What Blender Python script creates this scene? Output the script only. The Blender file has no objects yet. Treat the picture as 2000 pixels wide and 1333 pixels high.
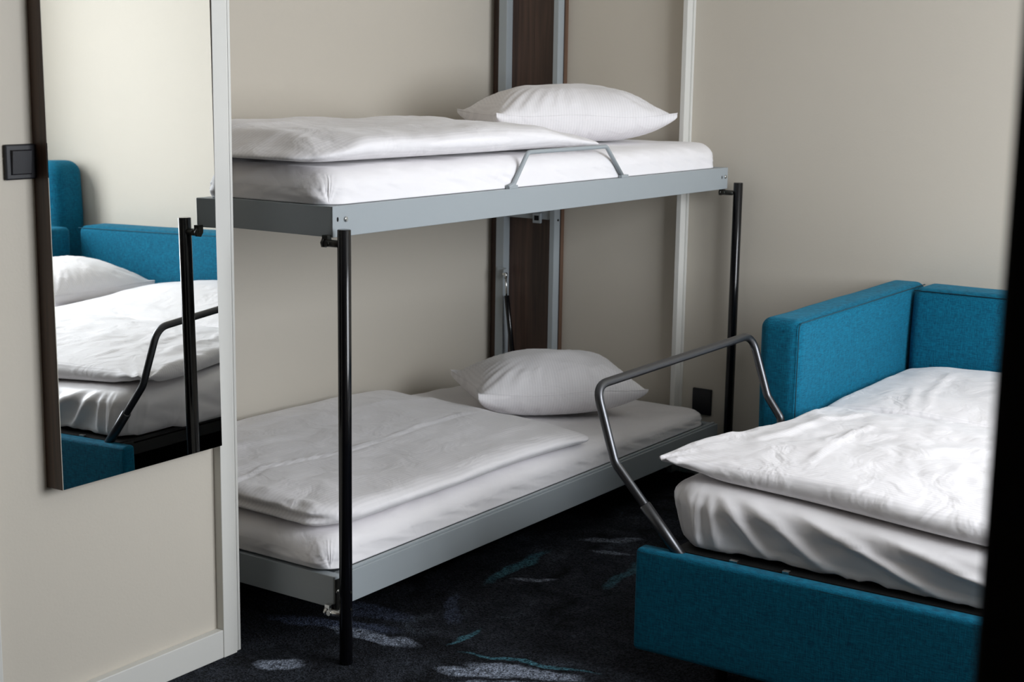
import bpy, bmesh, math, random
import numpy as np
from mathutils import Vector, Matrix, noise as mnoise

sc = bpy.context.scene
COL = sc.collection
PI = math.pi

# ------------------------------------------------------------------ camera
F_PX = 2935.747
CAM = Vector((-2.5856, -2.2636, 1.4017))
YAW, PITCH, ROLL = 0.59891, 0.179215, 0.015504
fw = Vector((math.cos(YAW) * math.cos(PITCH), math.sin(YAW) * math.cos(PITCH), -math.sin(PITCH)))
r0 = Vector((math.sin(YAW), -math.cos(YAW), 0)); u0 = r0.cross(fw)
rt = math.cos(ROLL) * r0 + math.sin(ROLL) * u0
up = -math.sin(ROLL) * r0 + math.cos(ROLL) * u0
cd = bpy.data.cameras.new('camera'); cam = bpy.data.objects.new('camera', cd); COL.objects.link(cam)
cam.matrix_world = Matrix(((rt.x, up.x, -fw.x, CAM.x), (rt.y, up.y, -fw.y, CAM.y), (rt.z, up.z, -fw.z, CAM.z), (0, 0, 0, 1)))
cd.sensor_width = 36.0; cd.lens = F_PX / 2000 * 36.0; cd.clip_start = 0.02
cd.dof.use_dof = True; cd.dof.focus_distance = 3.75; cd.dof.aperture_fstop = 7.0
sc.camera = cam

# ------------------------------------------------------------------ world, daylight, exposure
w = bpy.data.worlds.new('world'); sc.world = w; w.use_nodes = True
bg = w.node_tree.nodes['Background']; bg.inputs[0].default_value = (0.62, 0.75, 1.0, 1); bg.inputs[1].default_value = .6
WX0, WX1, WZ0, WZ1, WY = -0.35, 1.45, 0.80, 2.36, -3.08      # the window opening of the room
ld = bpy.data.lights.new('window_daylight', 'AREA'); ld.shape = 'RECTANGLE'; ld.size = WX1 - WX0 + 0.1; ld.size_y = WZ1 - WZ0 + 0.1
ld.energy = 130; ld.color = (0.92, 0.955, 1.0)
lo = bpy.data.objects.new('window_daylight', ld); COL.objects.link(lo)
lo.location = ((WX0 + WX1) / 2, WY - 0.22, (WZ0 + WZ1) / 2 + 0.1)
lo.rotation_euler = (math.radians(90 - 12), 0, 0)
sc.view_settings.view_transform = 'Standard'; sc.view_settings.look = 'None'
sc.view_settings.exposure = 0.0; sc.view_settings.gamma = 1.0; sc.view_settings.use_curve_mapping = False
sc.cycles.max_bounces = 10; sc.cycles.diffuse_bounces = 6; sc.cycles.glossy_bounces = 5
sc.cycles.sample_clamp_indirect = 6.0; sc.cycles.caustics_reflective = False
sc.cycles.use_denoising = True

# ------------------------------------------------------------------ helpers
def sv(o, label=None, cat=None, group=None, kind=None):
    if label: o['label'] = label
    if cat: o['category'] = cat
    if group: o['group'] = group
    if kind: o['kind'] = kind
    return o

def link(name, me, m, parent=None, smooth=False):
    o = bpy.data.objects.new(name, me); COL.objects.link(o)
    if m is not None: me.materials.append(m)
    if smooth:
        me.polygons.foreach_set('use_smooth', [True] * len(me.polygons))
    if parent is not None:
        o.parent = parent
        o.matrix_parent_inverse = Matrix.Translation(-Vector(parent.location))
    return o

def empty(name, loc, label, cat, group=None):
    o = bpy.data.objects.new(name, None); COL.objects.link(o); o.location = loc
    o.empty_display_size = 0.1
    return sv(o, label, cat, group)

def box_bm(bm, x0, x1, y0, y1, z0, z1, bev=0.0, seg=2):
    vs = [bm.verts.new(p) for p in ((x0, y0, z0), (x1, y0, z0), (x1, y1, z0), (x0, y1, z0), (x0, y0, z1), (x1, y0, z1), (x1, y1, z1), (x0, y1, z1))]
    fs = [bm.faces.new([vs[i] for i in f]) for f in ((0, 3, 2, 1), (4, 5, 6, 7), (0, 1, 5, 4), (1, 2, 6, 5), (2, 3, 7, 6), (3, 0, 4, 7))]
    if bev > 0:
        es = set(e for f in fs for e in f.edges)
        bmesh.ops.bevel(bm, geom=list(es), offset=bev, segments=seg, affect='EDGES', profile=0.5)

def fin(bm, name, m, parent=None, smooth=False):
    me = bpy.data.meshes.new(name); bmesh.ops.recalc_face_normals(bm, faces=bm.faces[:]); bm.to_mesh(me); bm.free()
    return link(name, me, m, parent, smooth)

def box(name, x0, x1, y0, y1, z0, z1, m, parent=None, bev=0.0, kind=None):
    bm = bmesh.new(); box_bm(bm, x0, x1, y0, y1, z0, z1, bev)
    o = fin(bm, name, m, parent)
    if kind: o['kind'] = kind
    return o

def cyl_bm(bm, p0, p1, r, seg=24, r2=None, bev=0.0):
    p0, p1 = Vector(p0), Vector(p1); d = (p1 - p0); L = d.length
    q = Vector((0, 0, 1)).rotation_difference(d.normalized()).to_matrix().to_4x4()
    prof = [(r, 0), (r2 if r2 else r, L)]
    if bev > 0: prof = [(r - bev, 0), (r, bev), (r, L - bev), (r - bev, L)]
    rings = []
    for (rr, h) in prof:
        rings.append([bm.verts.new(p0 + q @ Vector((rr * math.cos(2 * PI * k / seg), rr * math.sin(2 * PI * k / seg), h))) for k in range(seg)])
    for a, b in zip(rings, rings[1:]):
        for k in range(seg):
            f = bm.faces.new((a[k], a[(k + 1) % seg], b[(k + 1) % seg], b[k])); f.smooth = True
    bm.faces.new(rings[0][::-1]); bm.faces.new(rings[-1])

def fillet(pts, rad, n=8):
    pts = [Vector(p) for p in pts]; out = [pts[0]]
    for i in range(1, len(pts) - 1):
        a, b, c = pts[i - 1], pts[i], pts[i + 1]
        rr = rad[i] if isinstance(rad, (list, tuple)) else rad
        d1 = (a - b).normalized(); d2 = (c - b).normalized()
        ang = d1.angle(d2); t = min(rr / math.tan(ang / 2), (a - b).length * .45, (c - b).length * .45)
        p, q = b + d1 * t, b + d2 * t
        for k in range(n + 1):
            s = k / n
            out.append((1 - s) ** 2 * p + 2 * s * (1 - s) * b + s * s * q)
    out.append(pts[-1]); return out

def tube_bm(bm, pts, r, seg=16):
    pts = [Vector(p) for p in pts]; rings = []
    t = (pts[1] - pts[0]).normalized(); ref = Vector((0, 0, 1)) if abs(t.z) < .9 else Vector((1, 0, 0))
    n = (ref - t * ref.dot(t)).normalized()
    for i, p in enumerate(pts):
        if i == 0: t = (pts[1] - p).normalized()
        elif i == len(pts) - 1: t = (p - pts[i - 1]).normalized()
        else: t = ((pts[i + 1] - p).normalized() + (p - pts[i - 1]).normalized()).normalized()
        n = (n - t * n.dot(t)).normalized(); b = t.cross(n)
        rings.append([bm.verts.new(p + r * (math.cos(2 * PI * k / seg) * n + math.sin(2 * PI * k / seg) * b)) for k in range(seg)])
    for a, b in zip(rings, rings[1:]):
        for k in range(seg):
            f = bm.faces.new((a[k], a[(k + 1) % seg], b[(k + 1) % seg], b[k])); f.smooth = True
    bm.faces.new(rings[0][::-1]); bm.faces.new(rings[-1])

# ------------------------------------------------------------------ materials
def mat(name):
    m = bpy.data.materials.new(name); m.use_nodes = True; nt = m.node_tree
    return m, nt, nt.nodes['Principled BSDF']
def N(nt, t, **kw):
    n = nt.nodes.new(t)
    for k, v in kw.items(): setattr(n, k, v)
    return n
def L(nt, a, b): nt.links.new(a, b)
def sx(h):  # sRGB 0..255 -> linear
    return tuple([((c / 255) / 12.92 if c / 255 <= .04045 else ((c / 255 + .055) / 1.055) ** 2.4) for c in h]) + (1,)

def simple(name, col, rough=.5, metal=0.0, bump=0.0, bscale=200, spec=.5, coat=0.0):
    m, nt, b = mat(name)
    b.inputs['Base Color'].default_value = col; b.inputs['Roughness'].default_value = rough; b.inputs['Metallic'].default_value = metal
    b.inputs['Specular IOR Level'].default_value = spec; b.inputs['Coat Weight'].default_value = coat
    tc = N(nt, 'ShaderNodeTexCoord'); no = N(nt, 'ShaderNodeTexNoise'); no.inputs['Scale'].default_value = bscale; no.inputs['Detail'].default_value = 4
    L(nt, tc.outputs['Object'], no.inputs['Vector'])
    if bump > 0:
        bp = N(nt, 'ShaderNodeBump'); bp.inputs['Strength'].default_value = bump; bp.inputs['Distance'].default_value = .001
        L(nt, no.outputs['Fac'], bp.inputs['Height']); L(nt, bp.outputs['Normal'], b.inputs['Normal'])
    mr = N(nt, 'ShaderNodeMapRange'); mr.inputs['To Min'].default_value = max(0, rough - .05); mr.inputs['To Max'].default_value = min(1, rough + .05)
    L(nt, no.outputs['Fac'], mr.inputs['Value']); L(nt, mr.outputs['Result'], b.inputs['Roughness'])
    return m

def cloth(name, col=(.85, .83, .845, 1), axis=None, period=.009, rough=.75, sheen=.25, stripe=.05, spec=.35, wr=.5, wscale=9.0):
    """white bed linen: satin stripe across one axis, faint weave, small soft wrinkles"""
    m, nt, b = mat(name)
    b.inputs['Sheen Weight'].default_value = sheen; b.inputs['Sheen Roughness'].default_value = .4
    b.inputs['Specular IOR Level'].default_value = spec
    tc = N(nt, 'ShaderNodeTexCoord')
    wn = N(nt, 'ShaderNodeTexNoise'); wn.inputs['Scale'].default_value = wscale; wn.inputs['Detail'].default_value = 3.5; wn.inputs['Distortion'].default_value = .8
    L(nt, tc.outputs['Object'], wn.inputs['Vector'])
    fn = N(nt, 'ShaderNodeTexNoise'); fn.inputs['Scale'].default_value = 900; L(nt, tc.outputs['Object'], fn.inputs['Vector'])
    b1 = N(nt, 'ShaderNodeBump'); b1.inputs['Strength'].default_value = wr; b1.inputs['Distance'].default_value = .02
    L(nt, wn.outputs['Fac'], b1.inputs['Height'])
    b2 = N(nt, 'ShaderNodeBump'); b2.inputs['Strength'].default_value = .12; b2.inputs['Distance'].default_value = .0006
    L(nt, fn.outputs['Fac'], b2.inputs['Height']); L(nt, b1.outputs['Normal'], b2.inputs['Normal'])
    last = b2
    if axis:
        sp = N(nt, 'ShaderNodeSeparateXYZ'); L(nt, tc.outputs['Object'], sp.inputs[0])
        mu = N(nt, 'ShaderNodeMath', operation='MULTIPLY'); mu.inputs[1].default_value = 2 * PI / period
        L(nt, sp.outputs[axis], mu.inputs[0])
        si = N(nt, 'ShaderNodeMath', operation='SINE'); L(nt, mu.outputs[0], si.inputs[0])
        mr = N(nt, 'ShaderNodeMapRange'); mr.inputs['From Min'].default_value = -.35; mr.inputs['From Max'].default_value = .35
        L(nt, si.outputs[0], mr.inputs['Value'])
        mx = N(nt, 'ShaderNodeMix', data_type='RGBA'); mx.inputs['A'].default_value = tuple(c * (1 - stripe) for c in col[:3]) + (1,); mx.inputs['B'].default_value = col
        L(nt, mr.outputs['Result'], mx.inputs['Factor']); L(nt, mx.outputs['Result'], b.inputs['Base Color'])
        m2 = N(nt, 'ShaderNodeMapRange'); m2.inputs['To Min'].default_value = rough + .1; m2.inputs['To Max'].default_value = rough - .12
        L(nt, mr.outputs['Result'], m2.inputs['Value']); L(nt, m2.outputs['Result'], b.inputs['Roughness'])
        b3 = N(nt, 'ShaderNodeBump'); b3.inputs['Strength'].default_value = .15; b3.inputs['Distance'].default_value = .0006
        L(nt, mr.outputs['Result'], b3.inputs['Height']); L(nt, b2.outputs['Normal'], b3.inputs['Normal']); last = b3
    else:
        b.inputs['Base Color'].default_value = col; b.inputs['Roughness'].default_value = rough
    L(nt, last.outputs['Normal'], b.inputs['Normal'])
    return m

def upholstery():
    m, nt, b = mat('teal_upholstery')
    tc = N(nt, 'ShaderNodeTexCoord')
    # melange: short slubs in two directions
    def slub(sc3, det):
        mp = N(nt, 'ShaderNodeMapping'); mp.inputs['Scale'].default_value = sc3; L(nt, tc.outputs['Object'], mp.inputs['Vector'])
        n = N(nt, 'ShaderNodeTexNoise'); n.inputs['Scale'].default_value = 1; n.inputs['Detail'].default_value = det; L(nt, mp.outputs[0], n.inputs['Vector']); return n
    a = slub((60, 60, 700), 2); c = slub((600, 600, 50), 2)
    ad = N(nt, 'ShaderNodeMath', operation='ADD'); L(nt, a.outputs['Fac'], ad.inputs[0]); L(nt, c.outputs['Fac'], ad.inputs[1])
    mr = N(nt, 'ShaderNodeMapRange'); mr.inputs['From Min'].default_value = .7; mr.inputs['From Max'].default_value = 1.3; L(nt, ad.outputs[0], mr.inputs['Value'])
    cr = N(nt, 'ShaderNodeValToRGB'); L(nt, mr.outputs['Result'], cr.inputs[0])
    e = cr.color_ramp.elements; e[0].position = 0; e[0].color = (.000, .050, .100, 1); e[1].position = 1; e[1].color = (.000, .155, .262, 1)
    L(nt, cr.outputs[0], b.inputs['Base Color'])
    b.inputs['Roughness'].default_value = .85; b.inputs['Sheen Weight'].default_value = .15; b.inputs['Specular IOR Level'].default_value = .2
    b.inputs['Sheen Tint'].default_value = (.2, .7, 1, 1)
    bp = N(nt, 'ShaderNodeBump'); bp.inputs['Strength'].default_value = .5; bp.inputs['Distance'].default_value = .0012
    L(nt, ad.outputs[0], bp.inputs['Height']); L(nt, bp.outputs['Normal'], b.inputs['Normal'])
    return m

def wood(name, c0, c1, rough=.45):
    m, nt, b = mat(name)
    tc = N(nt, 'ShaderNodeTexCoord'); mp = N(nt, 'ShaderNodeMapping'); mp.inputs['Scale'].default_value = (60, 60, 2.2); L(nt, tc.outputs['Object'], mp.inputs['Vector'])
    n = N(nt, 'ShaderNodeTexNoise'); n.inputs['Scale'].default_value = 1; n.inputs['Detail'].default_value = 6; n.inputs['Distortion'].default_value = .6; L(nt, mp.outputs[0], n.inputs['Vector'])
    cr = N(nt, 'ShaderNodeValToRGB'); e = cr.color_ramp.elements; e[0].position = .3; e[0].color = c0; e[1].position = .72; e[1].color = c1
    L(nt, n.outputs['Fac'], cr.inputs[0]); L(nt, cr.outputs[0], b.inputs['Base Color']); b.inputs['Roughness'].default_value = rough
    bp = N(nt, 'ShaderNodeBump'); bp.inputs['Strength'].default_value = .15; bp.inputs['Distance'].default_value = .0006
    L(nt, n.outputs['Fac'], bp.inputs['Height']); L(nt, bp.outputs['Normal'], b.inputs['Normal'])
    return m

def carpet():
    """dark navy carpet woven with pale and turquoise brush strokes"""
    m, nt, b = mat('navy_carpet')
    tc = N(nt, 'ShaderNodeTexCoord')
    pos = tc.outputs['Object']
    wn = N(nt, 'ShaderNodeTexNoise'); wn.inputs['Scale'].default_value = 9; wn.inputs['Detail'].default_value = 5; L(nt, pos, wn.inputs['Vector'])
    sub = N(nt, 'ShaderNodeVectorMath', operation='SUBTRACT'); sub.inputs[1].default_value = (.5, .5, .5); L(nt, wn.outputs['Color'], sub.inputs[0])
    scl = N(nt, 'ShaderNodeVectorMath', operation='SCALE'); scl.inputs['Scale'].default_value = .09; L(nt, sub.outputs[0], scl.inputs[0])
    wp = N(nt, 'ShaderNodeVectorMath', operation='ADD'); L(nt, pos, wp.inputs[0]); L(nt, scl.outputs[0], wp.inputs[1])
    # base mottling
    n1 = N(nt, 'ShaderNodeTexNoise'); n1.inputs['Scale'].default_value = 5.5; n1.inputs['Detail'].default_value = 6; n1.inputs['Distortion'].default_value = 1.2; L(nt, pos, n1.inputs['Vector'])
    cr = N(nt, 'ShaderNodeValToRGB'); L(nt, n1.outputs['Fac'], cr.inputs[0])
    e = cr.color_ramp.elements; e[0].position = .32; e[0].color = (.0055, .006, .0075, 1); e[1].position = .62; e[1].color = (.021, .024, .031, 1)
    x = cr.color_ramp.elements.new(.78); x.color = (.040, .048, .062, 1)
    cur = cr.outputs[0]
    GREY = (.20, .23, .29, 1); TEAL = (.05, .14, .18, 1); BLUE = (.06, .075, .12, 1)
    strokes = [((.17, .17), 1.9, .17, .035, BLUE, .9), ((.17, .02), -1.4, .115, .026, GREY, .95), ((-.10, .085), -.75, .055, .022, GREY, .9),
               ((.15, -.33), -1.1, .10, .034, GREY, 1), ((.205, -.41), -1.35, .13, .030, GREY, 1), ((.26, -.38), -1.35, .16, .010, TEAL, 1),
               ((.11, -.43), -1.0, .12, .03, GREY, .8), ((.30, -.156), .1, .06, .008, TEAL, .9), ((.83, .035), .05, .15, .022, TEAL, .8),
               ((.76, -.07), -1.0, .06, .012, GREY, .6), ((1.10, -.12), -1.2, .07, .015, GREY, .6), ((1.2, -.05), -.9, .09, .02, GREY, .5),
               ((.30, .15), 1.7, .12, .04, BLUE, .6), ((-.12, -.25), -1.1, .14, .03, BLUE, .7), ((.45, -.02), .6, .10, .02, BLUE, .6),
               ((.95, -.25), .2, .12, .02, TEAL, .5), ((-.6, -.6), 1.2, .2, .03, GREY, .8), ((-.9, -1.1), .3, .2, .03, TEAL, .8), ((-.1, -1.0), 1.0, .2, .03, GREY, .8)]
    pile = N(nt, 'ShaderNodeTexNoise'); pile.inputs['Scale'].default_value = 60; pile.inputs['Detail'].default_value = 4; L(nt, pos, pile.inputs['Vector'])
    for (cx, cy), ang, ln, wd, colr, st in strokes:
        mp = N(nt, 'ShaderNodeMapping', vector_type='TEXTURE'); mp.inputs['Location'].default_value = (cx, cy, 0); mp.inputs['Rotation'].default_value = (0, 0, ang); mp.inputs['Scale'].default_value = (ln, wd, 1)
        L(nt, wp.outputs[0], mp.inputs['Vector'])
        le = N(nt, 'ShaderNodeVectorMath', operation='LENGTH'); L(nt, mp.outputs[0], le.inputs[0])
        mr = N(nt, 'ShaderNodeMapRange'); mr.inputs['From Min'].default_value = 1.25; mr.inputs['From Max'].default_value = .8; mr.inputs['To Max'].default_value = st; L(nt, le.outputs['Value'], mr.inputs['Value'])
        m2 = N(nt, 'ShaderNodeMapRange'); m2.inputs['From Min'].default_value = .3; m2.inputs['From Max'].default_value = .6; m2.inputs['To Min'].default_value = .35; L(nt, pile.outputs['Fac'], m2.inputs['Value'])
        mm = N(nt, 'ShaderNodeMath', operation='MULTIPLY'); L(nt, mr.outputs['Result'], mm.inputs[0]); L(nt, m2.outputs['Result'], mm.inputs[1])
        mx = N(nt, 'ShaderNodeMix', data_type='RGBA'); mx.inputs['B'].default_value = colr
        L(nt, mm.outputs[0], mx.inputs['Factor']); L(nt, cur, mx.inputs['A']); cur = mx.outputs['Result']
    # tufts
    vo = N(nt, 'ShaderNodeTexVoronoi'); vo.inputs['Scale'].default_value = 230; L(nt, pos, vo.inputs['Vector'])
    vm = N(nt, 'ShaderNodeSeparateColor'); L(nt, vo.outputs['Color'], vm.inputs[0])
    m3 = N(nt, 'ShaderNodeMapRange'); m3.inputs['To Min'].default_value = .3; m3.inputs['To Max'].default_value = 2.1; L(nt, vm.outputs[0], m3.inputs['Value'])
    fm = N(nt, 'ShaderNodeVectorMath', operation='SCALE'); L(nt, cur, fm.inputs[0]); L(nt, m3.outputs['Result'], fm.inputs['Scale'])
    L(nt, fm.outputs[0], b.inputs['Base Color']); b.inputs['Roughness'].default_value = .95; b.inputs['Specular IOR Level'].default_value = .1
    bp = N(nt, 'ShaderNodeBump'); bp.inputs['Strength'].default_value = .8; bp.inputs['Distance'].default_value = .004
    L(nt, vo.outputs['Distance'], bp.inputs['Height']); L(nt, bp.outputs['Normal'], b.inputs['Normal'])
    return m

M_wall = simple('beige_wall_paint', (.58, .537, .465, 1), .75, bump=.25, bscale=150, spec=.25)
M_ceil = simple('ceiling_paint', (.72, .70, .66, 1), .9)
M_trim = simple('white_trim_paint', (.66, .655, .62, 1), .45, bump=.1, bscale=60)
M_rail = simple('grey_blue_powder_coat', (.33, .365, .385, 1), .42, bump=.12, bscale=500)
M_black = simple('black_gloss_metal', (.003, .003, .004, 1), .16, spec=.4)
M_dkmetal = simple('dark_bracket_metal', (.045, .045, .04, 1), .3, metal=.7)
M_chrome = simple('bright_screw_metal', (.65, .65, .63, 1), .25, metal=1)
M_tube = simple('burnished_steel_tube', (.095, .097, .103, 1), .33, metal=.9)
M_plast = simple('black_plastic', (.008, .008, .011, 1), .35, spec=.4)
M_blackm = simple('matt_black_frame', (.006, .006, .006, 1), .6)
M_hole = simple('black_hole', (.001, .001, .001, 1), .9)
M_door = simple('backlit_door_black', (.006, .0045, .0045, 1), .6, spec=.2)  # near black stands in for the shade of the back-lit side
M_dwood = wood('dark_walnut_board', (.030, .015, .011, 1), (.095, .052, .036, 1))
M_ewood = wood('walnut_edge_lit', (.09, .05, .03, 1), (.15, .085, .055, 1))  # paler copy of the board walnut, for the edge facing the light
M_mwood = wood('mirror_frame_walnut', (.03, .016, .010, 1), (.09, .05, .03, 1), .4)
M_carpet = carpet()
M_teal = upholstery()
M_seam = simple('teal_seam_thread', (.0, .05, .08, 1), .9)
M_sheet = cloth('white_fitted_sheet', axis=None, rough=.6, sheen=.3, wr=.35, wscale=7)
M_satin = cloth('white_satin_sheet', axis=None, rough=.33, sheen=.15, spec=.6, wr=.25, wscale=6)
M_dx = cloth('white_duvet_stripes_across', axis='X', period=.010, stripe=.06)
M_dy = cloth('white_duvet_stripes_along', axis='Y', period=.012, stripe=.06, wr=.4)
M_pil = cloth('white_pillowcase', axis='X', period=.009, wr=.35, wscale=11, stripe=.05)
mg, nt, b = mat('mirror_silver'); b.inputs['Base Color'].default_value = (.93, .95, .94, 1); b.inputs['Metallic'].default_value = 1; b.inputs['Roughness'].default_value = 0.0
M_mirror = mg

# ------------------------------------------------------------------ room shell
WALLY, BACKY, ENDX = .242, .992, 2.05
HZ = 2.5
box('floor', -3.5, 2.2, -3.20, 1.1, -.1, 0, M_carpet, kind='structure')
box('ceiling', -3.5, 2.2, -3.20, 1.1, HZ, HZ + .1, M_ceil, kind='structure')
box('wall_end', ENDX, ENDX + .12, -3.20, 1.1, 0, HZ, M_wall, kind='structure')
box('wall_niche_back', -.35, ENDX, BACKY, BACKY + .1, 0, HZ, M_wall, kind='structure')
box('wall_mirror_side', -3.5, -.098, WALLY, WALLY + .10, 0, HZ, M_wall, kind='structure')
box('wall_niche_left', -.35, -.27, WALLY + .10, BACKY, 0, HZ, M_wall, kind='structure')
box('wall_hall', -3.6, -3.5, -3.75, WALLY + .1, 0, HZ, M_dwood, kind='structure')  # unseen; dark surface chosen to cut light bounced from the hall
bm = bmesh.new()
box_bm(bm, -3.5, WX0, WY - .12, WY, 0, HZ); box_bm(bm, WX1, ENDX, WY - .12, WY, 0, HZ)
box_bm(bm, WX0, WX1, WY - .12, WY, 0, WZ0); box_bm(bm, WX0, WX1, WY - .12, WY, WZ1, HZ)
fin(bm, 'wall_window', M_wall)['kind'] = 'structure'
bm = bmesh.new()
for a in ((WX0, WX0 + .05, WZ0, WZ1), (WX1 - .05, WX1, WZ0, WZ1), (WX0 + .05, WX1 - .05, WZ0, WZ0 + .05), (WX0 + .05, WX1 - .05, WZ1 - .05, WZ1), (.525, .575, WZ0 + .05, WZ1 - .05)):
    box_bm(bm, a[0], a[1], WY - .1, WY - .04, a[2], a[3])
fin(bm, 'window_1', M_trim)['kind'] = 'structure'
box('wall_partition', -1.98, -1.862, WY, -2.118, 0, HZ, M_wall, kind='structure')
# back-lit door lining, shade put into its near-black colour, at the doorway the picture is taken through
bm = bmesh.new(); box_bm(bm, -1.90, -1.855, -2.118, -2.0645, 0, 2.12, .003)
fin(bm, 'door_1', M_door)['kind'] = 'structure'

# niche casing on the mirror wall: flat board with a small stepped bead
bm = bmesh.new()
box_bm(bm, -.151, -.107, .219, WALLY, 0, HZ, .0015); box_bm(bm, -.107, -.095, .226, WALLY, 0, HZ, .001)
box_bm(bm, -.098, -.088, .226, WALLY + .10, 0, HZ, .001)
fin(bm, 'trim_1', M_trim)['kind'] = 'structure'
# casing strip on the end wall where the niche opens
bm = bmesh.new()
box_bm(bm, ENDX - .046, ENDX, .1745, .193, 0, HZ, .002); box_bm(bm, ENDX - .012, ENDX, .168, .1745, 0, HZ, .001)
fin(bm, 'trim_2', M_trim)['kind'] = 'structure'
# casing of the door in the mirror wall, left
box('trim_3', -.86, -.772, .219, WALLY, 0, 2.1, M_trim, kind='structure', bev=.002)
# baseboards
bm = bmesh.new(); box_bm(bm, -.772, -.151, .2205, WALLY, 0, .070, .002); box_bm(bm, -3.5, -.86, .2205, WALLY, 0, .07, .002)
fin(bm, 'baseboard_mirror_side', M_trim)['kind'] = 'structure'
box('baseboard_niche_back', -.27, ENDX, BACKY - .012, BACKY, 0, .07, M_trim, kind='structure', bev=.001)
box('baseboard_end', ENDX - .012, ENDX, WY, .166, 0, .07, M_trim, kind='structure', bev=.001)

# ------------------------------------------------------------------ cloth slabs
def axis_coords(lo, hi, r, n, ne=7):
    a = lo + r * (1 - np.cos(np.linspace(0, PI / 2, ne + 1)))[:-1]
    m = np.linspace(lo + r, hi - r, n)
    c = hi - (a - lo)[::-1]
    return np.concatenate([a, m, c])

def slab(x0, x1, y0, y1, h, rx, rz, step=.012, nz=7, ne=7):
    """closed rounded box: positions in metres, z in 0..h, and normals; returns pos, nrm, faces"""
    nx = max(4, int((x1 - x0) / step)); ny = max(4, int((y1 - y0) / step))
    X = axis_coords(x0, x1, rx, nx, ne); Y = axis_coords(y0, y1, rx, ny, ne)
    Z = axis_coords(0, h, rz, max(2, nz - 4), 6) if h > 2 * rz + 1e-6 else np.concatenate([rz * (1 - np.cos(np.linspace(0, PI / 2, 7)))[:-1], h - rz * (1 - np.cos(np.linspace(PI / 2, 0, 7)))])
    idx = {}; P = []; faces = []
    def vid(i, j, k):
        key = (i, j, k)
        if key not in idx: idx[key] = len(P); P.append((X[i], Y[j], Z[k]))
        return idx[key]
    a, b, c = len(X) - 1, len(Y) - 1, len(Z) - 1
    for i in range(a):
        for j in range(b):
            faces.append((vid(i, j, c), vid(i + 1, j, c), vid(i + 1, j + 1, c), vid(i, j + 1, c)))
            faces.append((vid(i, j, 0), vid(i, j + 1, 0), vid(i + 1, j + 1, 0), vid(i + 1, j, 0)))
    for i in range(a):
        for k in range(c):
            faces.append((vid(i, 0, k), vid(i + 1, 0, k), vid(i + 1, 0, k + 1), vid(i, 0, k + 1)))
            faces.append((vid(i, b, k), vid(i, b, k + 1), vid(i + 1, b, k + 1), vid(i + 1, b, k)))
    for j in range(b):
        for k in range(c):
            faces.append((vid(0, j, k), vid(0, j, k + 1), vid(0, j + 1, k + 1), vid(0, j + 1, k)))
            faces.append((vid(a, j, k), vid(a, j + 1, k), vid(a, j + 1, k + 1), vid(a, j, k + 1)))
    P = np.array(P); R = np.array([rx, rx, rz])
    lo = np.array([x0, y0, 0]) + R; hi = np.array([x1, y1, h]) - R
    inner = np.minimum(np.maximum(P, lo), hi); d = (P - inner) / R
    nrm = d / np.maximum(np.linalg.norm(d, axis=1, keepdims=True), 1e-9)
    return inner + nrm * R, nrm, faces

def plan_round(P, x0, x1, y0, y1, R, corners='abcd', rx=.06):
    """give plan corners of a slab (edge radius rx) the larger radius R: a=(x0,y0) b=(x1,y0) c=(x1,y1) d=(x0,y1)"""
    P = P.copy(); q = rx / R
    for key, cx, cy, sx_, sy_ in (('a', x0, y0, -1, -1), ('b', x1, y0, 1, -1), ('c', x1, y1, 1, 1), ('d', x0, y1, -1, 1)):
        if key not in corners: continue
        u = (P[:, 0] - (cx - sx_ * R)) * sx_ / R; v = (P[:, 1] - (cy - sy_ * R)) * sy_ / R
        s = (u > 0) & (v > 0)
        th = np.arctan2(np.abs(v), np.abs(u)); c, n_ = np.cos(th), np.sin(th); m = np.maximum(c, n_)
        bq = (1 - q) * (c + n_); disc = np.maximum(bq ** 2 - (2 * (1 - q) ** 2 - q * q), 0)
        arc = bq + np.sqrt(disc)
        flat = np.minimum(c, n_) / m <= (1 - q)
        f = np.where(s, 1 / np.where(flat, 1 / m, arc), 1)
        w_ = np.clip(np.hypot(u, v) * 1.2, 0, 1); f = 1 + (f - 1) * w_
        P[:, 0] = np.where(s, cx - sx_ * R + sx_ * R * u * f, P[:, 0]); P[:, 1] = np.where(s, cy - sy_ * R + sy_ * R * v * f, P[:, 1])
    return P

def nz3(P, s, seed=0.0, octv=2):
    out = np.empty(len(P)); q = P * np.array(s)
    for i, p in enumerate(q):
        v = Vector((p[0] + seed, p[1] - seed * .7, p[2] + seed * .3)); t = mnoise.noise(v)
        if octv > 1: t += .5 * mnoise.noise(v * 2.1)
        if octv > 2: t += .25 * mnoise.noise(v * 4.3)
        out[i] = t
    return out

def ridge(P, pts, wd, ht, fade=.25):
    """raised crease along a polyline in plan"""
    pts = [np.array(p, float) for p in pts]; best = np.full(len(P), 1e9); along = np.zeros(len(P))
    tot = sum(np.linalg.norm(b - a) for a, b in zip(pts, pts[1:])); s0 = 0
    for a, b in zip(pts, pts[1:]):
        ab = b - a; ln = np.linalg.norm(ab); t = np.clip(((P[:, :2] - a) @ ab) / ln ** 2, 0, 1)
        d = np.linalg.norm(P[:, :2] - (a + t[:, None] * ab), axis=1); u = d < best
        best = np.where(u, d, best); along = np.where(u, (s0 + t * ln) / tot, along); s0 += ln
    f = np.clip(np.minimum(along, 1 - along) / max(fade, 1e-3), 0, 1) if fade > 0 else 1
    return ht * np.exp(-(best / wd) ** 2) * f

def sm(a, b, x):
    t = np.clip((x - a) / (b - a), 0, 1); return t * t * (3 - 2 * t)

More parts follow.
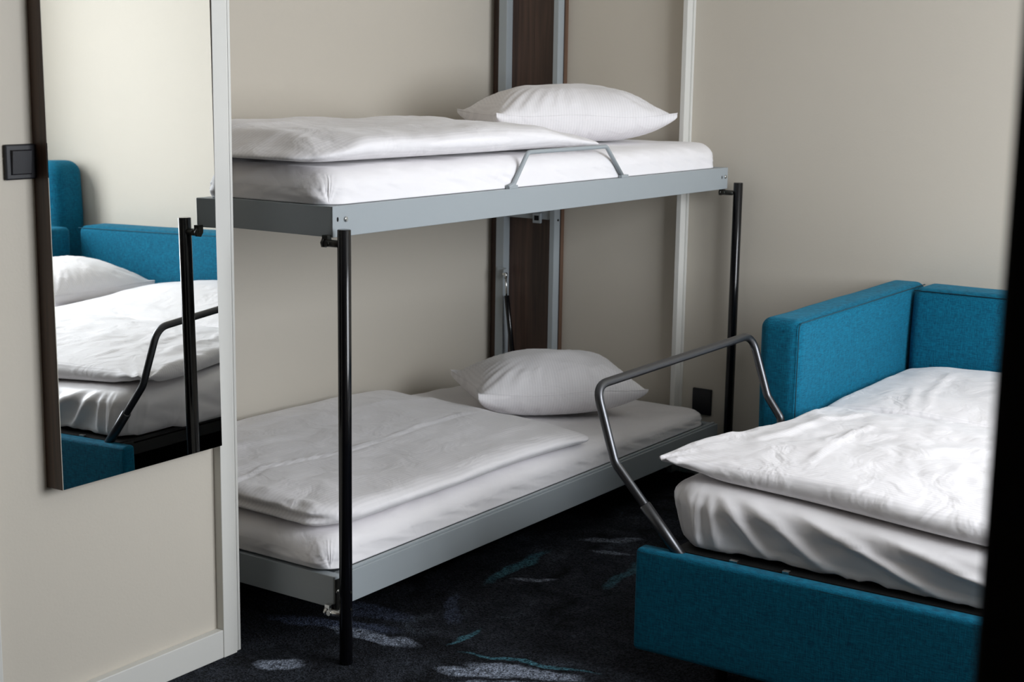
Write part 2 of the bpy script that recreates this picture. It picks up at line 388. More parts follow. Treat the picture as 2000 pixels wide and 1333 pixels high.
def cloth_obj(name, P, faces, m, origin, label, cat, group=None):
    me = bpy.data.meshes.new(name); o0 = np.array(origin)
    me.from_pydata([tuple(p) for p in (P - o0)], [], faces); me.update()
    o = link(name, me, m, None, True); o.location = origin
    return sv(o, label, cat, group)

ZUT, ZUB, ZLT, ZLB = 1.0874, 1.0163, .2059, .1271
# ================================================================== bunk bed
bunk = empty('bunk_bed', (0, 0, 0), 'grey steel fold-down bunk bed frame with two black corner posts in the wall niche', 'bunk bed')
BX1, BY1 = 2.0, .93
def bed_frame(name, zt, zb, lip):
    bm = bmesh.new(); t = .028
    # front rail, two ends, rear rail, as folded channels with a flat outer face
    box_bm(bm, 0, BX1, 0, .0035, zb, zt, .0015)
    box_bm(bm, t, BX1 - t, .0035, t, zb, zt, .001)
    box_bm(bm, 0, t, .0035, BY1, zb, zt, .002)
    box_bm(bm, BX1 - t, BX1, .0035, BY1, zb, zt, .002)
    box_bm(bm, t, BX1 - t, BY1 - t, BY1, zb, zt, .003)
    if lip: # upturned strip along the outside of the front rail
        box_bm(bm, .03, BX1 - .01, .006, .016, zt - .001, zt + .006, .002)
    o = fin(bm, name, M_rail, bunk)
    bm = bmesh.new()
    box_bm(bm, t, BX1 - t, t, BY1 - t, zt - .022, zt - .010)
    for k in range(5):
        x = .25 + k * .375; box_bm(bm, x, x + .03, t, BY1 - t, zt - .05, zt - .022)
    fin(bm, 'deck', M_rail, o)
    return o
uf = bed_frame('upper_frame', ZUT, ZUB, False)
lf = bed_frame('lower_frame', ZLT, ZLB, True)
def bolt_head(x, z, parent, y=0.0):
    bm = bmesh.new(); cyl_bm(bm, (x, y, z), (x, y - .004, z), .0062, 20, bev=.0012)
    cyl_bm(bm, (x, y - .004, z), (x, y - .0055, z), .0036, 6)
    return fin(bm, 'bolt', M_chrome, parent)
def hole(x, z, parent, rx=.0032, rz=.0055):
    bm = bmesh.new(); n = 16
    a = [bm.verts.new((x + rx * math.cos(2 * PI * k / n), -.0004, z + rz * math.sin(2 * PI * k / n))) for k in range(n)]
    c = [bm.verts.new((x + rx * .9 * math.cos(2 * PI * k / n), .003, z + rz * .9 * math.sin(2 * PI * k / n))) for k in range(n)]
    for k in range(n): bm.faces.new((a[k], a[(k + 1) % n], c[(k + 1) % n], c[k]))
    bm.faces.new(a)
    return fin(bm, 'slot_hole', M_hole, parent)
bolt_head(.045, 1.056, uf); hole(.017, 1.057, uf); bolt_head(1.980, 1.057, uf); hole(1.957, 1.056, uf)
# corner reinforcement on the lower frame: dark strip with a bolt
box('corner_plate', -.002, .016, -.0025, .0005, ZLB - .004, ZLT - .006, M_dkmetal, lf)
bolt_head(.006, ZLB + .042, lf, -.0025)
for x in (-.0034, 2.0062):
    bm = bmesh.new(); cyl_bm(bm, (x, -.0369, .0), (x, -.0369, 1.0383), .0156, 32, bev=.0015)
    post = fin(bm, 'post', M_black, bunk)
    if x < 1:
        for zz in (.181, .139): # small rivets near the lower bracket
            bm = bmesh.new(); cyl_bm(bm, (x, -.0520, zz), (x, -.0540, zz), .0028, 12); fin(bm, 'rivet', M_dkmetal, post)
    for z in ((1.0045,) if x > 1 else (1.0045, .121)):
        bm = bmesh.new(); s = -1 if x < 1 else -1
        xx = x + (-.006 if x < 1 else -.022)
        # clevis pin between the rail underside and the post
        mtl = M_dkmetal if z > 1 else M_chrome
        cyl_bm(bm, (xx - .002, .012, z), (xx + .004, -.028, z), .0085, 20, bev=.002)
        cyl_bm(bm, (xx - .003, .019, z), (xx - .002, .012, z), .0115, 6)
        box_bm(bm, xx - .006, xx + .010, .004, .020, z, z + .018, .001)
        cyl_bm(bm, (xx - .011, .004, z), (xx + .011, .004, z), .0075, 18, bev=.0015)
        fin(bm, 'hinge_bracket', mtl, bunk)
# guard hoop of the upper bunk
bm = bmesh.new()
pts = fillet([(.706, .005, ZUT + .004), (.733, .005, ZUT + .010), (.802, .006, 1.181), (1.212, .006, 1.183), (1.305, .005, ZUT + .008)], [0, .012, .022, .018, 0], 6)
tube_bm(bm, pts, .0062, 14)
gr = fin(bm, 'guard_hoop', M_rail, bunk)
bm = bmesh.new(); box_bm(bm, .708, .748, -.001, .012, ZUT - .001, ZUT + .009, .002); fin(bm, 'hoop_foot', M_rail, gr)
bm = bmesh.new(); box_bm(bm, 1.296, 1.336, -.001, .012, ZUT - .001, ZUT + .009, .002); fin(bm, 'hoop_foot', M_rail, gr)

# ================================================================== wall unit carrying the bunks
wu = empty('bunk_wall_mount', (ENDX, .83, 0), 'dark walnut board with two upright grey rails at the head end of the bunks', 'wall mount')
box('board', ENDX - .02, ENDX - .0005, .680, BACKY - .004, .0, 2.3, M_dwood, wu)
box('lit_edge_strip', ENDX - .0205, ENDX - .0005, .6775, .680, .0, 2.3, M_ewood, wu)  # board edge, its lit look painted as paler walnut
def upright(y0, y1):
    bm = bmesh.new(); xa, xb = ENDX - .058, ENDX - .02
    box_bm(bm, xa, xa + .004, y0, y1, .0, 2.3, .001)
    box_bm(bm, xa + .004, xb, y0, y0 + .004, .0, 2.3, .001)
    box_bm(bm, xa + .004, xb, y1 - .004, y1, .0, 2.3, .001)
    return fin(bm, 'upright_rail', M_rail, wu)
u1 = upright(.905, .940); u2 = upright(.683, .703)
bm = bmesh.new(); cyl_bm(bm, (ENDX - .035, .683, .862), (ENDX - .035, .680, .862), .004, 14); fin(bm, 'screw', M_dkmetal, u2)
bm = bmesh.new(); box_bm(bm, ENDX - .05, ENDX - .021, .703, .905, .862, .900, .002); box_bm(bm, ENDX - .062, ENDX - .050, .742, .776, .848, .885, .002)
fin(bm, 'cross_bar', M_rail, wu)
box('cross_bar_slot', ENDX - .0625, ENDX - .0615, .748, .768, .858, .876, M_hole, wu)
bm = bmesh.new(); box_bm(bm, ENDX - .064, ENDX - .058, .888, .930, .640, .672, .001); box_bm(bm, ENDX - .078, ENDX - .064, .888, .893, .632, .668, .001)
sb = fin(bm, 'spring_bracket', M_rail, wu)
bm = bmesh.new(); cyl_bm(bm, (ENDX - .072, .880, .650), (ENDX - .072, .896, .650), .0065, 16, bev=.001); fin(bm, 'ball_joint', M_chrome, sb)
bm = bmesh.new(); cyl_bm(bm, (ENDX - .072, .884, .645), (ENDX - .070, .880, .560), .0035, 14); cyl_bm(bm, (ENDX - .072, .884, .655), (ENDX - .072, .884, .635), .0055, 12)
fin(bm, 'spring_rod', M_chrome, wu)
bm = bmesh.new(); cyl_bm(bm, (ENDX - .070, .880, .570), (ENDX - .062, .840, .24), .0095, 18, bev=.002); fin(bm, 'spring_cylinder', M_black, wu)

# ================================================================== mirror, switch, socket
mir = empty('wall_mirror', (-.1591, .2088, 0), 'tall frameless mirror with dark walnut sides on the beige wall, reflecting the sofa bed', 'mirror')
mir.rotation_euler = (-.0111, 0, .0256)
mir.location = (-.1591, .2088 - .0111 * 1.0, 0)
def mchild(name, bm, m):
    o = fin(bm, name, m); o.parent = mir; return o
mw, mz0, mz1 = .4677, .527, 2.12
bm = bmesh.new(); box_bm(bm, -mw, 0, .0025, .0225, mz0 + .001, mz1, .0008)
for v_ in bm.verts:
    if v_.co.y > .01: v_.co.y = .0285 + .0165 * (-v_.co.x / mw) + .004 * (mz1 - v_.co.z)
mchild('frame', bm, M_mwood)
bm = bmesh.new(); vs = [bm.verts.new(p) for p in ((-mw + .001, 0, mz0 + .002), (-.001, 0, mz0 + .002), (-.001, 0, mz1 - .001), (-mw + .001, 0, mz1 - .001))]
vb = [bm.verts.new((v.co.x, .0024, v.co.z)) for v in vs]
bm.faces.new(vs)
for k in range(4): bm.faces.new((vs[k], vb[k], vb[(k + 1) % 4], vs[(k + 1) % 4]))
bm.faces.new(vb[::-1])
mchild('glass', bm, M_mirror)

sw = empty('light_switch', (-.664, WALLY, 1.205), 'square black light switch on the beige wall beside the mirror', 'light switch')
box('frame_plate', -.700, -.628, WALLY - .009, WALLY - .0002, 1.170, 1.240, M_plast, sw, bev=.003)
bm = bmesh.new()
vv = [(-.689, WALLY - .010, 1.180), (-.640, WALLY - .010, 1.180), (-.640, WALLY - .010, 1.229), (-.689, WALLY - .010, 1.229)]
f = [bm.verts.new(p) for p in vv]; g2 = [bm.verts.new((p[0] + .002 * (1 if p[0] < -.66 else -1), WALLY - (.0145 if p[2] > 1.2 else .0115), p[2] + (.002 if p[2] < 1.2 else -.002))) for p in vv]
k0 = [bm.verts.new((p[0], WALLY - .0085, p[2])) for p in vv]
bm.faces.new(g2)
for k in range(4):
    bm.faces.new((f[k], f[(k + 1) % 4], g2[(k + 1) % 4], g2[k])); bm.faces.new((k0[k], k0[(k + 1) % 4], f[(k + 1) % 4], f[k]))
fin(bm, 'rocker', M_plast, sw)

so = empty('wall_socket', (ENDX, .086, .27), 'black power socket low on the end wall behind the right black post', 'socket')
box('cover_plate', ENDX - .010, ENDX - .0002, .049, .123, .218, .310, M_plast, so, bev=.003)
bm = bmesh.new(); cyl_bm(bm, (ENDX - .0112, .086, .264), (ENDX - .010, .086, .264), .022, 28); fin(bm, 'outlet_insert', M_plast, so)

# ================================================================== bunk bedding
def bunk_mattress(z0, h, seed, Rr, label, m, pull, x1=1.985, headdrop=0.0, Y0=.0135):
    X0, X1, Y1, rz = .006, x1, .93, .05
    P, n, f = slab(X0, X1, Y0, Y1, h + rz, .06, rz, .008, 18, 12)
    P[:, 2] = np.maximum(P[:, 2] - rz, 0)
    P = plan_round(P, X0, X1, Y0, Y1, Rr[1], 'bc')
    t = P[:, 2] / h; topw = np.clip(n[:, 2], 0, 1); side = np.clip(1 - topw, 0, 1) * (n[:, 2] > -.2)
    k = nz3(P, (5, 5, 8), seed) * .004 + nz3(P, (14, 14, 30), seed + 3, 1) * .0014
    P = P + n * ((k - .006 * topw) * np.clip(t * 1.4, 0, 1))[:, None]
    # tucked corners: pleats fanning up from the foot of each near corner
    for cx, sg in ((X0, 1), (X1, -1)):
        dx = (P[:, 0] - cx) * sg; dy = P[:, 1] - Y0; zz = P[:, 2]
        sp = dx - dy; rr = np.hypot(sp, zz); ph = np.degrees(np.arctan2(zz + .004, sp))
        near = sm(.10, .05, np.minimum(dx, dy))
        pl = np.zeros(len(P))
        for (p0, wd, ht, ln) in ((168, 5, .006, .20), (157, 6, .008, .16), (147, 5, .007, .13), (137, 5, .0075, .11), (126, 4, .006, .10), (116, 4, .0065, .10), (107, 3.2, .005, .09), (99, 3, .005, .09), (90, 3, .005, .08), (80, 4, .004, .07), (66, 5, .003, .06)):
            pl += (1.9 if p0 > 110 else 1.2) * ht * np.exp(-((ph - p0 - seed) / wd / 1.25) ** 2) * np.exp(-(rr / ln) ** 2)
        P = P + n * ((pl - .0035 * np.exp(-(rr / .10) ** 2)) * side * near * pull * np.clip(t * 5, 0, 1))[:, None]
    fr = np.clip(-n[:, 1], 0, 1); tt = np.clip(t * 3, 0, 1)
    P[:, 1] -= fr * tt * .0032 * nz3(np.c_[P[:, 0] + P[:, 2] * 3.2, P[:, 1] * 0, P[:, 2] * 3], (16, 1, 4), seed + 9, 2)
    fl = np.clip(-n[:, 0], 0, 1)
    P[:, 0] -= fl * tt * .0045 * nz3(np.c_[P[:, 1] + P[:, 2] * 2.0, P[:, 1] * 0, P[:, 2] * 3], (15, 1, 4), seed + 19, 2)
    P[:, 2] -= headdrop * sm(1.25, 2.0, P[:, 0]) * t
    P[:, 2] -= t * (.016 if headdrop > 0 else .004) * np.exp(-((P[:, 0] - 1.53) ** 2 + (P[:, 1] - .36) ** 2) / .27 ** 2)
    P[:, 1] = np.where((P[:, 1] < .06) & (t < .5), np.maximum(P[:, 1], .0005 + .0125 * (Y0 > .01)), P[:, 1])
    P[:, 2] = np.maximum(P[:, 2], 0) + z0
    return cloth_obj('mattress', P, f, m, (1.0, .46, z0), label, 'mattress')
bunk_mattress(ZUT + .0012, .088, 1.3, (.06, .09), 'mattress in a white fitted sheet on the upper bunk frame', M_sheet, 1.0)
bunk_mattress(ZLT + .0065, .088, 5.7, (.07, .09), 'mattress in a white fitted sheet on the lower bunk near the carpet', M_sheet, 1.3, 1.982, .034, .018)

def duvet(name, x0, x1, y0, y1, zb, H, rx, m, label, shape, hfun, step=.011, group=None, layers=None):
    P, n, f = slab(x0, x1, y0, y1, 1.0, rx, .5, step)
    t = P[:, 2].copy()
    hh = hfun(P)
    P[:, 2] = zb + t * H * hh
    P = shape(P, n, t)
    return cloth_obj(name, P, f, m, ((x0 + x1) / 2, (y0 + y1) / 2, zb), label, 'duvet', group)

# upper bunk duvet: folded edge along the front, thin at the head end
def h_u(P):
    x, y = P[:, 0], P[:, 1]
    a = .30 + .70 * sm(-.02, .19, x) ** .8
    b = .16 + .84 * sm(1.30, .92, x - .2 * y)
    c = .55 + .45 * sm(.93, .70, y)
    return a * b * c
def s_u(P, n, t):
    x, y = P[:, 0].copy(), P[:, 1].copy(); top = np.clip(n[:, 2], 0, 1)
    z = P[:, 2]
    z = z + top * (nz3(P, (3.2, 4.5, 0), 4.1) * .010 + nz3(P, (9, 13, 0), 8.1, 2) * .0038)
    z = z + top * (ridge(P, [(.02, .05), (.10, .22), (.12, .42)], .03, .008) + ridge(P, [(-.02, .5), (.2, .46), (.5, .52)], .02, .006) + ridge(P, [(.3, .8), (.7, .74), (1.0, .82)], .03, .008))
    z = z - top * .010 * np.exp(-((x - 0.10) / .06) ** 2) * np.exp(-((y - .02) / .10) ** 2)
    # pulled front corner
    P[:, 0] = x + .13 * (y - .03) * sm(.3, 1.2, x) 
    P[:, 1] = y + .006 * np.sin(x * 7 + .5) * np.clip(-n[:, 1], 0, 1) + .028 * sm(.12, -.015, x) * sm(.25, .03, y)
    P[:, 1] -= np.clip(-n[:, 1], 0, 1) * (.003 * nz3(np.c_[x, y * 0, z * 0], (14, 1, 1), 2.2))
    P[:, 2] = np.maximum(z, ZUT + .0925 - .008 * (1 - top) * sm(.06, -.015, x))
    return P
duvet('duvet', -.015, 1.27, .028, .95, ZUT + .0925, .070, .085, M_dy, 'white striped duvet spread flat on the upper bunk mattress', s_u, h_u)

# lower bunk duvet: pressed crease along its middle, two folded layers showing at the foot
LOWZ = ZLT + .0065 + .0895
def h_l(P):
    x, y = P[:, 0], P[:, 1]
    return (.55 + .45 * sm(1.30, .95, x)) * (.72 + .28 * sm(.93, .65, y)) * (1.05 - .05 * sm(.0, .22, x))
def s_l(P, n, t):
    x, y = P[:, 0].copy(), P[:, 1].copy(); top = np.clip(n[:, 2], 0, 1); z = P[:, 2]
    z = z + top * (nz3(P, (3.0, 4.0, 0), 14.1) * .008 + nz3(P, (8, 11, 0), 3.3, 2) * .003)
    cr = [(.0, .385), (.112, .414), (.228, .446), (.315, .424), (.457, .392), (.533, .390), (.671, .395), (.87, .414), (1.10, .407)]
    z = z + top * (ridge(P, cr, .0045, .0055, .06) - ridge(P, [(a, b - .012) for a, b in cr], .010, .003, .06))
    z = z + top * (ridge(P, [(.05, .10), (.16, .16), (.22, .28)], .03, .004) + ridge(P, [(.0, .25), (.10, .30), (.22, .30)], .03, .004) + ridge(P, [(.85, .75), (1.1, .66), (1.25, .72)], .03, .005)
                   + ridge(P, [(.1, .62), (.4, .66), (.6, .60)], .035, .006) + ridge(P, [(.02, .02), (.05, .12), (.02, .2)], .012, .006))
    # foot end: groove between the two folded layers
    fl = np.clip(-n[:, 0], 0, 1)
    P[:, 0] = x + fl * (.034 * np.exp(-((t - .46) / .12) ** 2) + .012 * sm(.5, .6, t) + .006 * nz3(np.c_[y, t * 2, x * 0], (11, 2, 1), 5.5)) + .17 * (y - .03) * sm(.3, 1.2, x) + .05 * (y - .03) * sm(.3, 0, x)
    P[:, 1] = y + .045 * sm(.14, 0, x) * sm(.25, .02, y) - .02 * sm(1.1, 1.22, x) * sm(.1, 0, y) + .004 * np.sin(x * 9) * np.clip(-n[:, 1], 0, 1)
    P[:, 2] = np.maximum(z - .010 * sm(.7, 1.3, x), LOWZ)
    return P
duvet('duvet', .0, 1.20, .020, .955, LOWZ, .052, .060, M_dy, 'white duvet with a long pressed crease on the lower bunk', s_l, h_l, group=None)

# ------------------------------------------------------------------ pillows
def pillow(center, ang, Lx, Ly, T, zb, label, seed, dent=0.0, tilt=(0, 0)):
    nx, ny = 72, 56
    u = np.sin(np.linspace(-PI / 2, PI / 2, nx)); v = np.sin(np.linspace(-PI / 2, PI / 2, ny))
    U, V = np.meshgrid(u, v, indexing='ij')
    # outline: sides drawn in, corners left as points
    ex = 1 - .10 * (1 - V ** 2) ** 1.0 * np.abs(U) ** 2; ey = 1 - .11 * (1 - U ** 2) ** 1.0 * np.abs(V) ** 2
    X = U * Lx / 2 * ex; Y = V * Ly / 2 * ey
    prof = np.clip((1 - np.abs(U) ** 2.2), 0, 1) ** .58 * np.clip((1 - np.abs(V) ** 2.2), 0, 1) ** .58
    pts = np.c_[X.ravel(), Y.ravel(), np.zeros(X.size)]
    wr = (nz3(pts, (4, 5, 1), seed) * .010 + nz3(pts, (11, 13, 1), seed + 5, 2) * .004).reshape(X.shape)
    edge = 1 - prof
    gather = .0045 * np.sin(np.arctan2(V, U) * 34 + 3 * np.sin(seed + U * 3)) * np.clip(edge * 1.5, 0, 1) * (prof > .02)
    seamz = T * .46
    top = seamz + T * .58 * prof + (wr + gather) * np.clip(prof * 2.0, 0, 1) - dent * np.exp(-(U ** 2 + V ** 2) * 3)
    bot = seamz - T * .52 * prof ** .62 + gather * .5 * np.clip(prof * 2, 0, 1)
    bot = np.maximum(bot, 0.0)
    seam = seamz + .004 * np.sin(U * 5 + seed) + .010 * (np.abs(U * V)) ** 3 - .0 * U
    bord = (prof < 1e-4); top = np.where(bord, seam, np.maximum(top, seam)); bot = np.where(bord, seam, bot)
    P = []; F = []; it = -np.ones(X.shape, int); ib = -np.ones(X.shape, int)
    for i in range(nx):
        for j in range(ny):
            it[i, j] = len(P); P.append((X[i, j], Y[i, j], top[i, j]))
    for i in range(nx):
        for j in range(ny):
            if bord[i, j] or i in (0, nx - 1) or j in (0, ny - 1): ib[i, j] = it[i, j]
            else: ib[i, j] = len(P); P.append((X[i, j], Y[i, j], bot[i, j]))
    for i in range(nx - 1):
        for j in range(ny - 1):
            F.append((it[i, j], it[i + 1, j], it[i + 1, j + 1], it[i, j + 1]))
            q = (ib[i, j], ib[i, j + 1], ib[i + 1, j + 1], ib[i + 1, j]); F.append(q)
    P = np.array(P); P[:, 2] += tilt[0] * P[:, 0] + tilt[1] * P[:, 1]
    P[:, 2] -= P[:, 2].min()
    me = bpy.data.meshes.new('pillow'); me.from_pydata([tuple(p) for p in P], [], F); me.update()
    o = link('pillow', me, M_pil, None, True); o.location = (center[0], center[1], zb); o.rotation_euler = (0, 0, ang)
    # stitched seam piping on the rim
    rim = [(X[i, 0], Y[i, 0], P[it[i, 0], 2]) for i in range(nx)] + [(X[-1, j], Y[-1, j], P[it[-1, j], 2]) for j in range(1, ny)]
    rim += [(X[i, -1], Y[i, -1], P[it[i, -1], 2]) for i in range(nx - 2, -1, -1)] + [(X[0, j], Y[0, j], P[it[0, j], 2]) for j in range(ny - 2, -1, -1)]
    bm = bmesh.new(); tube_bm(bm, rim, .0011, 6)
    s = fin(bm, 'seam', M_pil); s.parent = o
    return sv(o, label, 'pillow')
def from_corner(A, B, depth):
    A, B = Vector(A), Vector(B); d = (B - A); ang = math.atan2(d.y, d.x); nrm = Vector((-d.y, d.x)).normalized()
    return (A + B) / 2 + nrm * depth / 2, ang, d.length
c, a, l = from_corner((1.27, .44), (1.76, .07), .43)
pillow(c, a, l, .43, .180, ZUT + .0865, 'plump white pillow at the head of the upper bunk', 2.0)
c, a, l = from_corner((1.215, .445), (1.635, .085), .40)
pillow(c, a, l + .02, .40, .188, LOWZ - .019, 'plump white pillow at the head of the lower bunk', 6.0)

# ================================================================== sofa bed
ST = .765
sofa = empty('sofa_bed', (1.2, -1.6, 0), 'teal upholstered corner sofa pulled out into a bed, beside the bunks', 'sofa bed')
def soft_box(name, x0, x1, y0, y1, z0, z1, r, parent, m=M_teal, step=.05, puff=.004, seed=0, taper=None):
    P, n, f = slab(x0, x1, y0, y1, z1 - z0, r, min(r, (z1 - z0) * .49), step, 10)
    P = P + n * (nz3(P, (3, 3, 3), seed) * puff)[:, None]
    P[:, 2] += z0
    if taper: P = taper(P)
    P[:, 0] = np.minimum(P[:, 0], ENDX - .001)
    me = bpy.data.meshes.new(name); me.from_pydata([tuple(p) for p in P], [], f); me.update()
    return link(name, me, m, parent, True)
def seam_line(pts, parent, r=.0016):
    bm = bmesh.new(); tube_bm(bm, fillet(pts, .02, 5), r, 8); return fin(bm, 'seam', M_seam, parent)
AY0, AY1 = -.690, -.572
arm = soft_box('armrest', 1.062, 2.045, AY0, AY1, .06, ST - .006, .030, sofa, step=.03, seed=2)
seam_line([(1.066, AY0 + .0035, .08), (1.066, AY0 + .0035, ST - .014), (2.03, AY0 + .0035, ST - .013)], arm)
arm2 = soft_box('armrest', 1.062, 1.853, -2.60, -2.49, .06, ST - .008, .022, sofa, seed=5)
def lean(P):
    P[:, 0] += np.where(P[:, 0] < 1.96, (P[:, 2] - .3) * .03, 0); return P
bk = soft_box('backrest', 1.868, 2.046, -2.484, -.698, .06, ST - .004, .03, sofa, seed=3, taper=lean)
seam_line([(1.885, -.705, ST - .014), (1.885, -2.48, ST - .014)], bk)
PX = .327
fp = soft_box('front_panel', PX, PX + .045, -2.44, -.628, .072, .319, .012, sofa, puff=.001, seed=4)
seam_line([(PX + .0015, -.634, .310), (PX + .0015, -2.43, .310)], fp, .001)
# pull-out mechanism
bm = bmesh.new()
box_bm(bm, PX + .05, PX + .08, -2.40, -.70, .26, .305, .002); box_bm(bm, PX + .08, 1.85, -.735, -.700, .265, .300, .002); box_bm(bm, PX + .08, 1.85, -2.40, -2.36, .265, .300, .002)
box_bm(bm, 1.0, 1.05, -2.36, -.735, .265, .300, .002); box_bm(bm, 1.82, 1.86, -2.36, -.735, .265, .3, .002)
box_bm(bm, PX + .05, 1.86, -2.40, -.70, .305, .316)
for x, y in ((.45, -.80), (.45, -2.3), (1.0, -.80), (1.0, -2.3), (1.80, -.8), (1.8, -2.3)): cyl_bm(bm, (x, y, 0), (x, y, .27), .015, 12)
pf = fin(bm, 'pull_out_frame', M_blackm, sofa)
bm = bmesh.new(); box_bm(bm, PX + .046, PX + .056, -.865, -.845, .302, .321, .001); fin(bm, 'latch', M_chrome, pf)
bm = bmesh.new(); box_bm(bm, PX + .046, PX + .058, -.990, -.974, .300, .322, .001); fin(bm, 'latch', M_chrome, pf)
# tubular mattress guard
G = [(.360, -.728, .312), (.352, -.640, .413), (.344, -.558, .507), (.351, -.497, .679), (1.030, -.568, .715), (1.028, -.622, .556), (1.028, -.664, .500), (1.028, -.668, .335)]
bm = bmesh.new(); tube_bm(bm, fillet(G, [0, .01, .06, .045, .045, .05, .03, 0], 8), .0105, 20); hg = fin(bm, 'guard_hoop', M_tube, sofa)
d = (Vector(G[1]) - Vector(G[0])).normalized()
bm = bmesh.new(); cyl_bm(bm, Vector(G[0]) - d * .012, Vector(G[1]) + d * .006, .0135, 22, bev=.002); fin(bm, 'socket_sleeve', M_tube, hg)
bm = bmesh.new(); box_bm(bm, PX + .047, PX + .10, -.745, -.690, .290, .312, .002); fin(bm, 'hoop_foot', M_blackm, hg)
bm = bmesh.new(); box_bm(bm, 1.014, 1.042, -.702, -.655, .290, .336, .002); fin(bm, 'hoop_foot', M_blackm, hg)

# sofa mattress with a satiny fitted sheet pulled over the foot edge
MX0, MX1, MY0, MY1, MZ, MH = .378, 1.852, -2.42, -.650, .322, .154
P, n, f = slab(MX0, MX1, MY0, MY1, MH + .03, .075, .06, .010, 16)
P[:, 2] = np.maximum(P[:, 2] - .03, 0)
P = plan_round(P, MX0, MX1, MY0, MY1, .10, 'd', .075)
t = P[:, 2] / MH
fx = np.clip(-n[:, 0], 0, 1); sd = np.clip(n[:, 1], 0, 1); wall_ = 1 - np.clip(np.abs(n[:, 2]), 0, 1)
yy = P[:, 1]
# foot face undercut towards the base and diagonal drag folds
def fold(y_top, y_bot, wd, ht, tw=.5):
    c = y_top + (y_bot - y_top) * (1 - t) ** tw
    return ht * np.exp(-((yy - c) / wd) ** 2) * sm(0, .25, t) ** .3
D = np.zeros(len(P))
side_ = wall_ * (fx > .05)
for a_ in ((-.665, -.660, .006, .006), (-.685, -.678, .006, .008), (-.706, -.702, .007, .009), (-.722, -.742, .007, .012), (-.748, -.752, .008, .009),
           (-.770, -.805, .010, .009), (-.79, -.93, .018, .014), (-.86, -1.08, .03, .016), (-.98, -1.34, .035, .017), (-1.15, -1.65, .05, .016), (-1.42, -1.95, .06, .014), (-1.75, -2.2, .06, .012)):
    D += fold(a_[0], a_[1], a_[2], a_[3], .9)
D += -.006 + .004 * nz3(P, (2, 9, 14), 3.0, 2)
P[:, 0] -= side_ * D * 1.05
P[:, 0] += side_ * .028 * (1 - t) ** 1.3 * sm(-.75, -.95, yy)
P[:, 0] += (fx > .05) * .010 * np.clip((yy + 1.05) / .35, -1, 1)
P[:, 2] -= t * .036 * np.clip((-.70 - yy) / .7, 0, 1) * sm(.75, .42, P[:, 0])
nc = sm(-.80, -.66, yy) * (1 - t) ** 2
P[:, 1] -= nc * .035 * (P[:, 0] < .6)
D2 = .005 * nz3(np.c_[P[:, 0] + P[:, 2] * 2, P[:, 1] * 0, P[:, 2]], (9, 1, 6), 7.0, 3)
P[:, 1] += sd * wall_ * (fx < .3) * D2
# seam of the sheet elastic pocket
P[:, 0] -= side_ * .003 * np.exp(-((t - (.70 - .12 * sm(-.7, -1.4, yy))) / .04) ** 2)
P[:, 2] += np.clip(n[:, 2], 0, 1) * (nz3(P, (4, 4, 0), 1.0) * .003 - .004)
P[:, 1] -= .058 * sm(.80, 1.00, P[:, 0]) * sm(-1.0, -.70, P[:, 1])
# ragged lower hem
low = (t < .12) & (fx > .2)
P[:, 2] += np.where(low, .012 * np.abs(nz3(np.c_[yy, yy * 0, yy * 0], (13, 1, 1), 2.0)) , 0)
P[:, 2] += MZ
cloth_obj('mattress', P, f, M_satin, ((MX0 + MX1) / 2, (MY0 + MY1) / 2, MZ), 'thick mattress in a shiny white fitted sheet on the sofa bed', 'mattress')

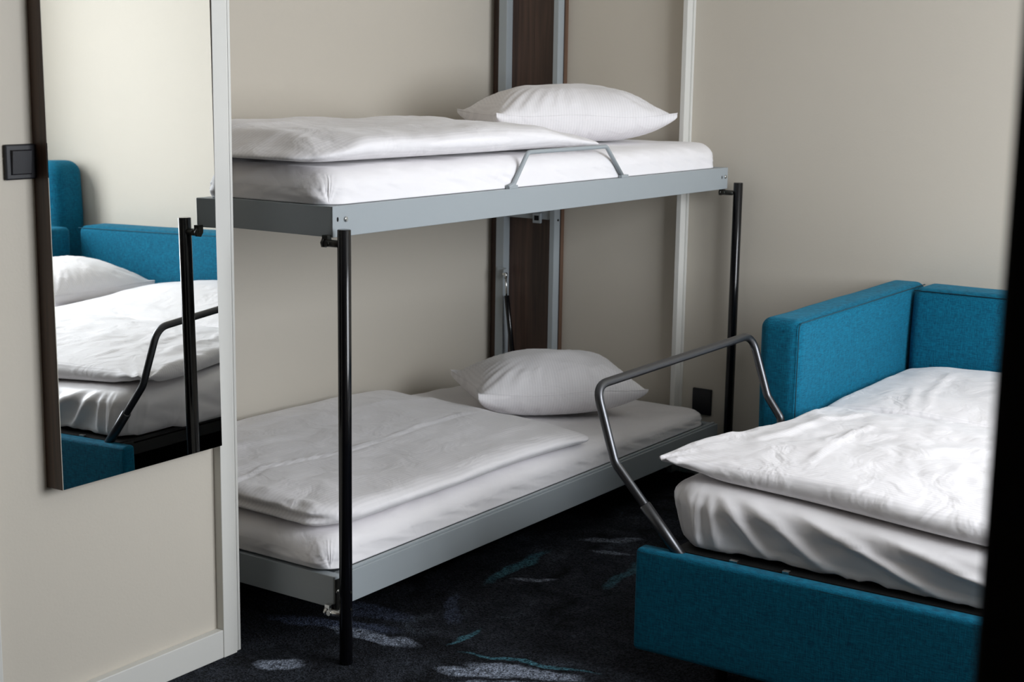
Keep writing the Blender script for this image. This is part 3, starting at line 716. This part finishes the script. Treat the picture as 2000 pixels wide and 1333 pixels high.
SZ = MZ + MH + .002
def h_s(P):
    x, y = P[:, 0], P[:, 1]
    return (.86 + .14 * sm(-.65, -.9, y)) * (.80 + .20 * sm(.40, .55, x)) * (.75 + .25 * sm(1.2, 1.0, x))
def s_s(P, n, t):
    x, y = P[:, 0].copy(), P[:, 1].copy(); top = np.clip(n[:, 2], 0, 1); z = P[:, 2]
    inn = sm(.42, .52, x)
    z = z + top * (nz3(P, (4, 4, 0), 31.0, 2) * .007 + inn * nz3(P, (12, 15, 0), 12.0, 3) * .0045 * sm(.5, .65, x))
    for pts, wd, ht in (([(.498, -.958), (.658, -.946), (.837, -.94), (.983, -.964)], .007, .007), ([(.66, -.93), (.75, -.915), (.852, -.924)], .006, .005), ([(.826, -.96), (.881, -1.065), (.85, -1.127)], .012, .005),
                        ([(.735, -1.263), (.641, -1.26), (.60, -1.19)], .012, .006), ([(.9, -.75), (.98, -.85), (1.1, -.9)], .015, .006), ([(.6, -.75), (.75, -.80), (.95, -.78)], .02, .005),
                        ([(.55, -1.45), (.7, -1.5), (.9, -1.42)], .015, .007), ([(.6, -1.7), (.8, -1.66), (1.0, -1.72)], .015, .007), ([(.5, -1.9), (.75, -1.86), (1.0, -1.95)], .018, .007)):
        z = z + top * ridge(P, pts, wd, ht)
    # lifted, pinched tip at the near corner
    tip = np.exp(-((x - .440) / .055) ** 2) * np.exp(-((y + .66) / .075) ** 2)
    c = SZ + .030
    z = z + tip * ((c - z) * .72 + .006)
    P[:, 0] = x - .022 * sm(.8, .4, x) * sm(-.95, -1.4, y) - tip * .012 + .0035 * np.sin(y * 11) * np.clip(-n[:, 0], 0, 1)
    P[:, 1] = y + tip * .012 + .012 * np.sin(x * 5.0) * sm(-.75, -.65, y) - .068 * sm(.55, .98, x) * sm(-.9, -.66, y)
    # gathers radiating from the tip
    z = z + .0035 * np.sin(np.arctan2(y + .62, x - .38) * 22) * np.exp(-(np.hypot(x - .42, y + .66) / .11) ** 2)
    # sags towards the foot edge
    low_ = .034 * np.clip((-.70 - y) / .7, 0, 1) * sm(.75, .42, x)
    P[:, 2] = np.maximum(z, SZ) - low_
    return P
duvet('duvet', .432, 1.20, -2.05, -.642, SZ, .062, .030, M_dx, 'white striped duvet along the near edge of the sofa bed, its corner sticking out', s_s, h_s, .0115)
def h_r(P):
    x, y = P[:, 0], P[:, 1]
    return (.70 + .30 * sm(-.70, -.85, y)) * (.80 + .20 * sm(1.215, 1.35, x)) * (1 + .75 * np.exp(-((y + 1.6) / .38) ** 2) * sm(1.3, 1.7, x)) * (.55 + .45 * sm(-2.05, -1.85, y))
def s_r(P, n, t):
    x, y = P[:, 0].copy(), P[:, 1].copy(); top = np.clip(n[:, 2], 0, 1); z = P[:, 2]
    z = z + top * (nz3(P, (3.5, 3.5, 0), 51.0, 2) * .008 + nz3(P, (10, 10, 0), 42.0, 2) * .0025)
    for pts, wd, ht in (([(1.20, -1.0), (1.413, -.932), (1.712, -.89), (1.831, -.938)], .008, .006), ([(1.22, -.94), (1.40, -.89), (1.527, -.85)], .009, .005), ([(1.3, -1.3), (1.5, -1.25), (1.7, -1.32)], .02, .005)):
        z = z + top * ridge(P, pts, wd, ht)
    P[:, 2] = np.maximum(z, SZ); return P
duvet('duvet', 1.205, 1.858, -2.02, -.705, SZ, .058, .028, M_dx, 'white duvet against the teal backrest, behind the near duvet', s_r, h_r, .0125)
pillow((1.56, -2.20), .0, .58, .40, .165, SZ, 'white pillow on the far end of the sofa bed, seen only in the mirror', 11.0, tilt=(0, -.10))

# tall upholstered headboard beyond the sofa, seen only in the mirror
hb = empty('headboard', (1.95, -2.80, 0), 'tall teal upholstered headboard on the end wall, seen only in the mirror', 'headboard')
soft_box('padding', 1.866, 2.045, -3.06, -2.590, .05, 1.035, .06, hb, seed=8, puff=.006)
